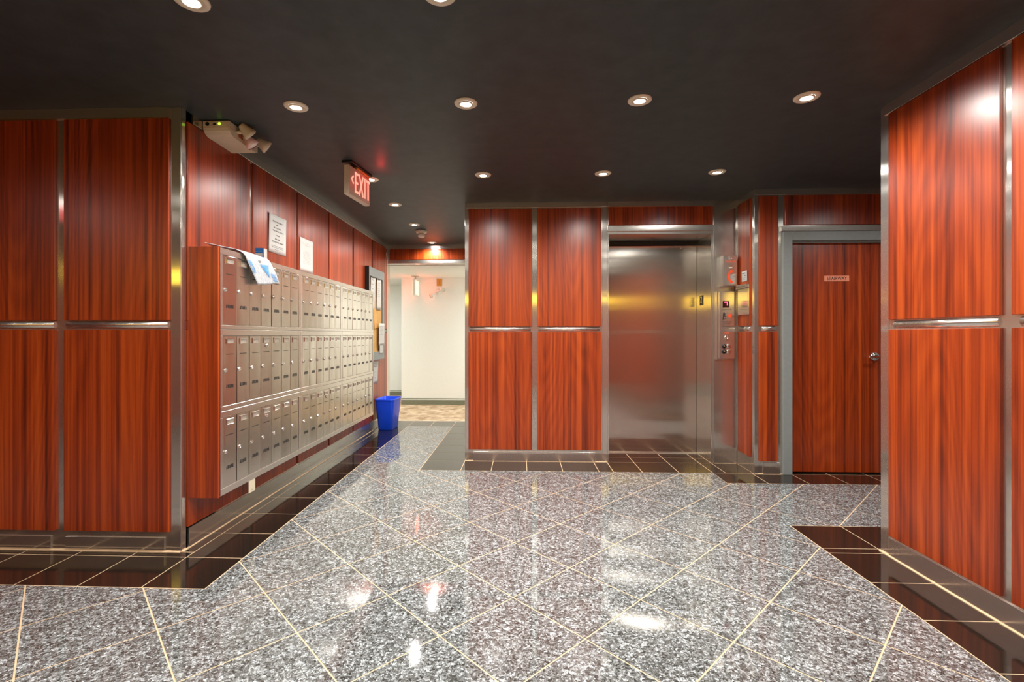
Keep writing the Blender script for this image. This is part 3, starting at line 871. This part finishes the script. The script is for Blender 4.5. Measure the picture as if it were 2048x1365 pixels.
# local: x out of wall, y along wall, z down from the ceiling
prof = [(0.0, 0.0), (0.0, -0.036), (0.006, -0.055), (0.022, -0.070), (0.045, -0.078), (0.285, -0.080), (0.300, -0.074), (0.300, 0.0)]
bm = bmesh.new()
A = [bm.verts.new((0.002, y, z)) for y, z in prof]; B = [bm.verts.new((0.158, y, z)) for y, z in prof]
bm.faces.new(A); bm.faces.new(B)
for i in range(len(prof)):
    j = (i + 1) % len(prof); bm.faces.new((A[i], A[j], B[j], B[i]))
obj('housing', finish('housing', bm), 'beige', em)
obj('seam', box('seam', (0.001, 0.159, -0.001, 0.301, -0.0372, -0.0358)), 'amber', em)
obj('end_panel', box('end_panel', (0.012, 0.148, -0.002, 0, -0.031, -0.006), 0.0006), 'beige', em)
obj('test_button', lathe('test_button', [(0.011, 0), (0.011, -0.004), (0.005, -0.005), (0.005, -0.003), (0, -0.003)], 18, 'Y'), 'blackp', em, (0.030, -0.002, -0.018))
obj('switch', prism('switch', [(-0.010, -0.006), (0.010, -0.006), (0.004, 0.004), (-0.004, 0.004)], -0.004, 0), 'blackp', em, (0.073, -0.002, -0.018))
obj('indicator', lathe('indicator', [(0.008, 0), (0.008, -0.002), (0.004, -0.006), (0, -0.006)], 14, 'Y'), 'greenled', em, (0.101, -0.002, -0.017))
obj('screw', lathe('screw', [(0.005, 0), (0.005, -0.002), (0, -0.002)], 10, 'Z'), 'ring', em, (0.03, 0.235, -0.080))
CONE = lathe('head', [(0, 0), (0.014, 0.0), (0.020, 0.006), (0.036, 0.056), (0.040, 0.060), (0.040, 0.076), (0.036, 0.078)], 26, 'Z', True, False)
LENSM = lathe('head_lens', [(0.036, 0.072), (0.02, 0.077), (0, 0.079)], 24, 'Z', True, False)
def head(parent, loc, d, mat):
    hh = obj('head', CONE.copy(), mat, parent, loc)
    hh.rotation_euler = Vector(d).to_track_quat('Z', 'Y').to_euler()
    obj('head_lens', LENSM, 'lensdim', hh)
    return hh
def stub(parent, p, q, r=0.011, mat='beige'):
    p, q = Vector(p), Vector(q)
    s = obj('swivel_arm', lathe('swivel_arm', [(r, 0), (r, (q - p).length)], 16), mat, parent, p)
    s.rotation_euler = (q - p).to_track_quat('Z', 'Y').to_euler()
stub(em, (0.150, 0.075, -0.035), (0.195, 0.080, -0.035))
head(em, (0.196, 0.050, 0.0), (0.45, 0.62, -0.62), 'beige')
stub(em, (0.150, 0.215, -0.050), (0.205, 0.225, -0.052))
head(em, (0.205, 0.205, -0.028), (0.70, 0.45, -0.52), 'beige')
head(em, (0.172, 0.130, -0.030), (0.55, 0.25, -0.75), 'pink')
obj('caution_label', box('caution_label', (0.158, 0.160, 0.09, 0.27, -0.058, -0.030)), 'amber', em)

# ------------------------------------------------------------------ ceiling exit sign
ea = math.atan2(0.342, 0.041)
ex = thing('exit_sign', 'lit red EXIT sign with left chevron hanging from the black ceiling', 'exit sign', ((-1.232 - 1.191) / 2, (3.366 + 3.708) / 2, 2.205), ea)
# local +x runs to the far end, -y face looks to the camera side
obj('housing', box('housing', (-0.172, 0.172, 0.0, 0.042, 0.0, 0.212), 0.006, 2), 'signbody', ex)
obj('face_plate', box('face_plate', (-0.166, 0.166, -0.003, 0, 0.016, 0.206), 0.001), 'signbody', ex)
obj('canopy', box('canopy', (-0.06, 0.16, -0.008, 0.050, 0.212, 0.228), 0.002), 'brasscol', ex)
obj('canopy', box('canopy', (-0.168, 0.172, -0.018, 0.060, 0.228, 0.2445), 0.002), 'blackp', ex)
def bar(pts, th):
    """thick polyline in XZ"""
    bm = bmesh.new()
    for (x0, z0), (x1, z1) in zip(pts, pts[1:]):
        d = Vector((x1 - x0, z1 - z0)).normalized(); nx, nz = -d.y * th / 2, d.x * th / 2
        q = [(x0 + nx, z0 + nz), (x1 + nx, z1 + nz), (x1 - nx, z1 - nz), (x0 - nx, z0 - nz)]
        A = [bm.verts.new((x, -0.0055, z)) for x, z in q]; B = [bm.verts.new((x, -0.002, z)) for x, z in q]
        bm.faces.new(A); bm.faces.new(B)
        for i in range(4): bm.faces.new((A[i], A[(i + 1) % 4], B[(i + 1) % 4], B[i]))
    return bm
z0, z1, zm = 0.034, 0.186, 0.110
th = 0.0165
def letter(name, polys):
    big_ = bmesh.new()
    for p in polys:
        b_ = bar(p, th); me = bpy.data.meshes.new('t'); b_.to_mesh(me); b_.free(); big_.from_mesh(me); bpy.data.meshes.remove(me)
    obj(name, finish(name, big_), 'exitred', ex)
letter('letter_e', [[(-0.080, z0), (-0.080, z1)], [(-0.089, z1 - 0.009), (-0.035, z1 - 0.009)], [(-0.089, zm), (-0.040, zm)], [(-0.089, z0 + 0.009), (-0.035, z0 + 0.009)]])
letter('letter_x', [[(-0.020, z1), (0.045, z0)], [(0.045, z1), (-0.020, z0)]])
letter('letter_i', [[(0.075, z0), (0.075, z1)]])
letter('letter_t', [[(0.130, z0), (0.130, z1)], [(0.100, z1 - 0.009), (0.160, z1 - 0.009)]])
th = 0.012
letter('chevron', [[(-0.112, 0.146), (-0.142, 0.118)], [(-0.142, 0.122), (-0.112, 0.090)]])
ld = bpy.data.lights.new('sign_glow', 'POINT'); ld.energy = 0.45; ld.color = (1, 0.03, 0.04); ld.shadow_soft_size = 0.02
gl = bpy.data.objects.new('sign_glow', ld); gl.location = (0.08, -0.13, 0.165); COL.objects.link(gl); gl.parent = ex

# ------------------------------------------------------------------ hall signs
hs = thing('exit_sign', 'edge-on exit sign hanging from the white hall ceiling', 'exit sign', (-1.772, 7.90, HC), R90)
obj('canopy', box('canopy', (-0.04, 0.04, -0.06, 0.06, -0.012, 0), 0.002), 'signbody', hs)
obj('stem', box('stem', (-0.012, 0.012, -0.012, 0.012, -0.06, -0.012)), 'signbody', hs)
obj('housing', box('housing', (-0.10, 0.15, -0.022, 0.022, -0.33, -0.055), 0.006, 2), 'white_wall', hs)
obj('face', box('face', (-0.09, 0.14, -0.026, -0.023, -0.31, -0.08)), 'hallred', hs)
obj('face', box('face', (-0.09, 0.14, 0.023, 0.026, -0.31, -0.08)), 'hallred', hs)
el2 = thing('emergency_light', 'twin white emergency lamp heads on the white hall wall', 'emergency light', (-1.44, 8.17, 1.94))
obj('back_plate', lathe('back_plate', [(0.05, 0), (0.05, -0.01), (0.03, -0.025), (0, -0.025)], 24, 'Y'), 'white_wall', el2)
for s, dz in ((-1, -0.07), (1, 0.03)):
    stub(el2, (0, -0.02, 0), (0.06 * s, -0.05, dz), 0.01, 'white_wall')
    head(el2, (0.06 * s, -0.04, dz + 0.02), (0.5 * s, -0.7, -0.4), 'white_wall')
pl = thing('wall_plate', 'tan wall plate on the white hall wall', 'wall plate', (-1.415, 8.17, 2.10))
obj('plate', box('plate', (-0.045, 0.045, -0.012, 0, -0.062, 0.062), 0.003), 'brasscol', pl)
obj('slot', box('slot', (-0.004, 0.004, -0.0135, -0.011, -0.035, 0.035)), 'amber', pl)

# smoke detector
sd = thing('smoke_detector', 'cream smoke detector on the black ceiling of the passage', 'smoke detector', (-1.206, 5.70, CEIL))
obj('base', lathe('base', [(0.0, 0), (0.070, 0), (0.072, -0.010), (0.060, -0.030), (0.035, -0.034), (0, -0.034)], 32, 'Z', True, False), 'signbody', sd)
obj('chamber', lathe('chamber', [(0.033, -0.034), (0.040, -0.040), (0.042, -0.066), (0.034, -0.076), (0, -0.077)], 28, 'Z', True, False), 'signbody', sd)
obj('gap_ring', lathe('gap_ring', [(0.034, -0.033), (0.036, -0.037), (0.034, -0.041)], 24, 'Z', True, False), 'amber', sd)

# ------------------------------------------------------------------ elevator column fittings
FC = YB - 0.006
ph = thing('phone_box', 'stainless fire phone box with a red handset on the elevator column', 'phone box', (1.905, FC, 1.645))
obj('housing', box('housing', (-0.066, 0.062, -0.070, 0, 0, 0.278), 0.003), 'steel', ph)
obj('cover', box('cover', (-0.062, 0.064, -0.073, -0.070, 0.003, 0.278), 0.001), 'trim', ph)
obj('key_lock', lathe('key_lock', [(0.014, 0), (0.014, -0.006), (0.008, -0.009), (0.008, -0.007), (0, -0.007)], 20, 'Y'), 'chrome', ph, (0.004, -0.073, 0.252))
obj('red_lettering', text_mesh('TELEPHONE', 0.0235, 0.001, 0.78), 'redink', ph, (0.004, -0.0735, 0.222))
obj('latch', boxes('latch', [(-0.020, 0.020, -0.079, -0.073, -0.011, -0.006), (-0.020, 0.020, -0.079, -0.073, 0.007, 0.012), (-0.020, -0.014, -0.079, -0.073, -0.006, 0.007), (0.014, 0.020, -0.079, -0.073, -0.006, 0.007)], 0.0008), 'chrome', ph, (0.004, 0, 0.168))
obj('latch_recess', box('latch_recess', (-0.014, 0.014, -0.0745, -0.073, -0.006, 0.007)), 'ring', ph, (0.004, 0, 0.168))
bm = bmesh.new()
hp = []
for k in range(13):
    a = math.radians(125 + 110 * k / 12); hp.append((0.065 + 0.085 * math.cos(a) , 0.068 * math.sin(a)))
def ribbon(bm, pts, ws, y0, y1):
    L, Rr = [], []
    for i, p in enumerate(pts):
        a = pts[max(0, i - 1)]; b = pts[min(len(pts) - 1, i + 1)]
        d = Vector((b[0] - a[0], b[1] - a[1])).normalized()
        L.append((p[0] - d.y * ws[i], p[1] + d.x * ws[i])); Rr.append((p[0] + d.y * ws[i], p[1] - d.x * ws[i]))
    q = L + Rr[::-1]
    A = [bm.verts.new((x, y0, z)) for x, z in q]; B = [bm.verts.new((x, y1, z)) for x, z in q]
    n = len(pts)
    for i in range(n - 1):
        for S_ in (A, B):
            bm.faces.new((S_[i], S_[i + 1], S_[2 * n - 2 - i], S_[2 * n - 1 - i]))
    for i in range(len(q)):
        j = (i + 1) % len(q); bm.faces.new((A[i], A[j], B[j], B[i]))
ribbon(bm, hp, [0.012, 0.0125, 0.012, 0.009, 0.0075, 0.007, 0.007, 0.007, 0.0075, 0.009, 0.012, 0.0125, 0.012], -0.0745, -0.0732)
obj('handset_symbol', finish('handset_symbol', bm), 'redink', ph, (0.004, 0, 0.085))

cp = thing('call_station', 'stainless elevator call station with red display and four buttons', 'call station', (1.882, FC, 0.968))
obj('back_box', box('back_box', (-0.078, 0.074, -0.028, 0, 0, 0.634), 0.002), 'steel', cp)
obj('face_plate', box('face_plate', (-0.060, 0.078, -0.040, -0.028, 0.008, 0.628), 0.0015), 'trim', cp)
dp = obj('display', box('display', (-0.030, 0.030, -0.0415, -0.040, 0.480, 0.542)), 'screen', cp)
obj('digit', boxes('digit', [(-0.016, 0.012, -0.0422, -0.0414, 0.528, 0.534), (0.008, 0.014, -0.0422, -0.0414, 0.500, 0.528)]), 'digit', cp)
obj('caption', text_mesh('IN CASE OF FIRE', 0.0165, 0.0008, 0.78), 'blackink', cp, (0.005, -0.0404, 0.462))
# stair pictogram: figure and steps
fig = boxes('stair_figure', [(-0.022, -0.014, -0.0408, -0.0400, 0.428, 0.440), (-0.027, -0.010, -0.0408, -0.0400, 0.404, 0.427), (-0.030, -0.020, -0.0408, -0.0400, 0.385, 0.404), (-0.014, -0.004, -0.0408, -0.0400, 0.394, 0.404), (-0.010, -0.002, -0.0408, -0.0400, 0.420, 0.424), (-0.028, -0.022, -0.0408, -0.0400, 0.374, 0.386), (-0.038, -0.018, -0.0408, -0.0400, 0.370, 0.374), (-0.020, -0.006, -0.0408, -0.0400, 0.374, 0.378), (-0.008, 0.004, -0.0408, -0.0400, 0.378, 0.382)])
obj('stair_figure', fig, 'blackink', cp)
obj('red_diamond', prism('red_diamond', [(0.026 + 0.020, 0.405), (0.026, 0.382), (0.026 - 0.020, 0.405), (0.026, 0.430)], -0.0408, -0.0400), 'redink', cp, (0.008, 0, 0))
for k, (tx, zz) in enumerate((('DO NOT USE', 0.348), ('ELEVATOR', 0.330), ('USE STAIRWAY', 0.308), ('TO EXIT', 0.290))):
    obj('instruction', text_mesh(tx, 0.0165, 0.0008, 0.78), 'blackink', cp, (0.006, -0.0404, zz))
obj('red_caption', text_mesh('FIRE', 0.026, 0.0008, 0.9), 'redink', cp, (0.004, -0.0404, 0.243))
obj('key_switch', lathe('key_switch', [(0.021, 0), (0.021, -0.006), (0.012, -0.011), (0.012, -0.008), (0, -0.008)], 22, 'Y'), 'chrome', cp, (0.004, -0.040, 0.205))
BTN = lathe('button', [(0.021, 0), (0.021, -0.004), (0.017, -0.010), (0.010, -0.012), (0, -0.012)], 22, 'Y')
BTN2 = BTN.copy()
for zz in (0.125, 0.076):
    obj('button_collar', BTN2, 'blackp', cp, (-0.019, -0.040, zz), (0, 0, 0))
    obj('button', BTN, 'chrome', cp, (0.021, -0.040, zz))
    obj('arrow_dot', lathe('arrow_dot', [(0.006, 0), (0.006, -0.002), (0, -0.003)], 10, 'Y'), 'chrome', cp, (-0.019, -0.052, zz + 0.002))

notice('stair_notice', 'small white printed notice on the side panel right of the phone box', 2.0 - PT, 4.285, 4.385, 1.672, 1.765, [(0.3, 0.25, 0.1, -0.1), (0.08, 0.2, 0.1, 0.12), (-0.15, 0.3, 0.04, 0), (-0.3, 0.3, 0.04, 0)], 0.003, 0.0, 'W', mat='ink')
mp = thing('steel_wall_box', 'polished stainless plate on the side panel facing the call station', 'wall box', (2.0 - PT, 4.345, 1.375), -R90)
obj('plate', box('plate', (-0.098, 0.098, -0.014, 0, 0, 0.235), 0.002), 'trim', mp)
obj('top_rail', box('top_rail', (-0.100, 0.100, -0.034, 0, 0.236, 0.268), 0.003), 'steel', mp)

# ------------------------------------------------------------------ downlights
RING = lathe('trim_ring', [(0.036, -0.001), (0.040, -0.004), (0.045, -0.0075), (0.056, -0.0075), (0.062, -0.004), (0.063, 0.0)], 40, 'Z', True, False)
GIMB = lathe('gimbal', [(0.027, -0.0015), (0.029, -0.006), (0.034, -0.008), (0.037, -0.005), (0.038, 0.0)], 36, 'Z', True, False)
BACK = lathe('dark_cup', [(0.0, -0.0005), (0.040, -0.0005)], 36, 'Z', True, False)
LENS = lathe('lens', [(0.028, -0.003), (0.020, -0.0055), (0.0, -0.0065)], 30, 'Z', True, False)
for me, mt in ((RING, 'ring'), (GIMB, 'ring'), (BACK, 'blackp'), (LENS, 'lens')):
    me.materials.append(M[mt])
def downlight(x, y, label, watts=SPOT_W, col=(1.0, 0.97, 0.92), tilt=(0, 0)):
    t = thing('recessed_downlight', label, 'downlight', (x, y, CEIL), 0, 'recessed ceiling downlights')
    obj('trim_ring', RING, None, t); obj('dark_cup', BACK, None, t)
    gm = obj('gimbal', GIMB, None, t, (0, 0, -0.002), (tilt[0], tilt[1], 0))
    obj('lens', LENS, None, gm)
    ld = bpy.data.lights.new('lamp_light', 'SPOT')
    ld.energy = watts; ld.color = col; ld.spot_size = math.radians(168); ld.spot_blend = 0.9; ld.shadow_soft_size = 0.03
    o = bpy.data.objects.new('lamp_light', ld); o.location = (0, 0, -0.045); COL.objects.link(o); o.parent = t
colx = [(-1.237, 'first from the left'), (-0.302, 'second from the left'), (0.629, 'third from the left'), (1.500, 'fourth from the left')]
for yy, rn in ((1.745, 'row cut by the top edge of the picture'), (2.575, 'big middle row across the ceiling'), (3.73, 'small row before the elevator wall')):
    for x, cn in colx:
        if yy > 3 and x < -1:
            continue
        if yy < 2 and x > 1.2:
            downlight(x, yy, 'round recessed downlight outside the picture at the upper right'); continue
        cname = cn if yy < 3 else {-0.302: 'left one of three', 0.629: 'middle one of three', 1.5: 'right one of three'}[x]
        downlight(x, yy, f'round recessed downlight, {rn}, {cname}', tilt=((0.06, 0.02) if yy > 2 else (0, 0)))
for k, yy in enumerate((3.80, 4.545, 5.37, 6.42)):
    downlight(-1.215, yy, 'round recessed downlight over the mailbox passage, ' + ('half hidden behind the exit sign', 'second in line', 'third in line, before the smoke detector', 'last one close to the lintel')[k])
# rest of the ceiling grid behind the camera
for x, cn in [(-4.0, 'far left'), (-2.6, 'left')] + colx:
    for yy, rn in ((0.70, 'over the photographer'),):
        downlight(x, yy, f'recessed downlight {rn}, {cn}')
downlight(3.1, 3.2, 'recessed downlight in the stair passage behind the right wall')
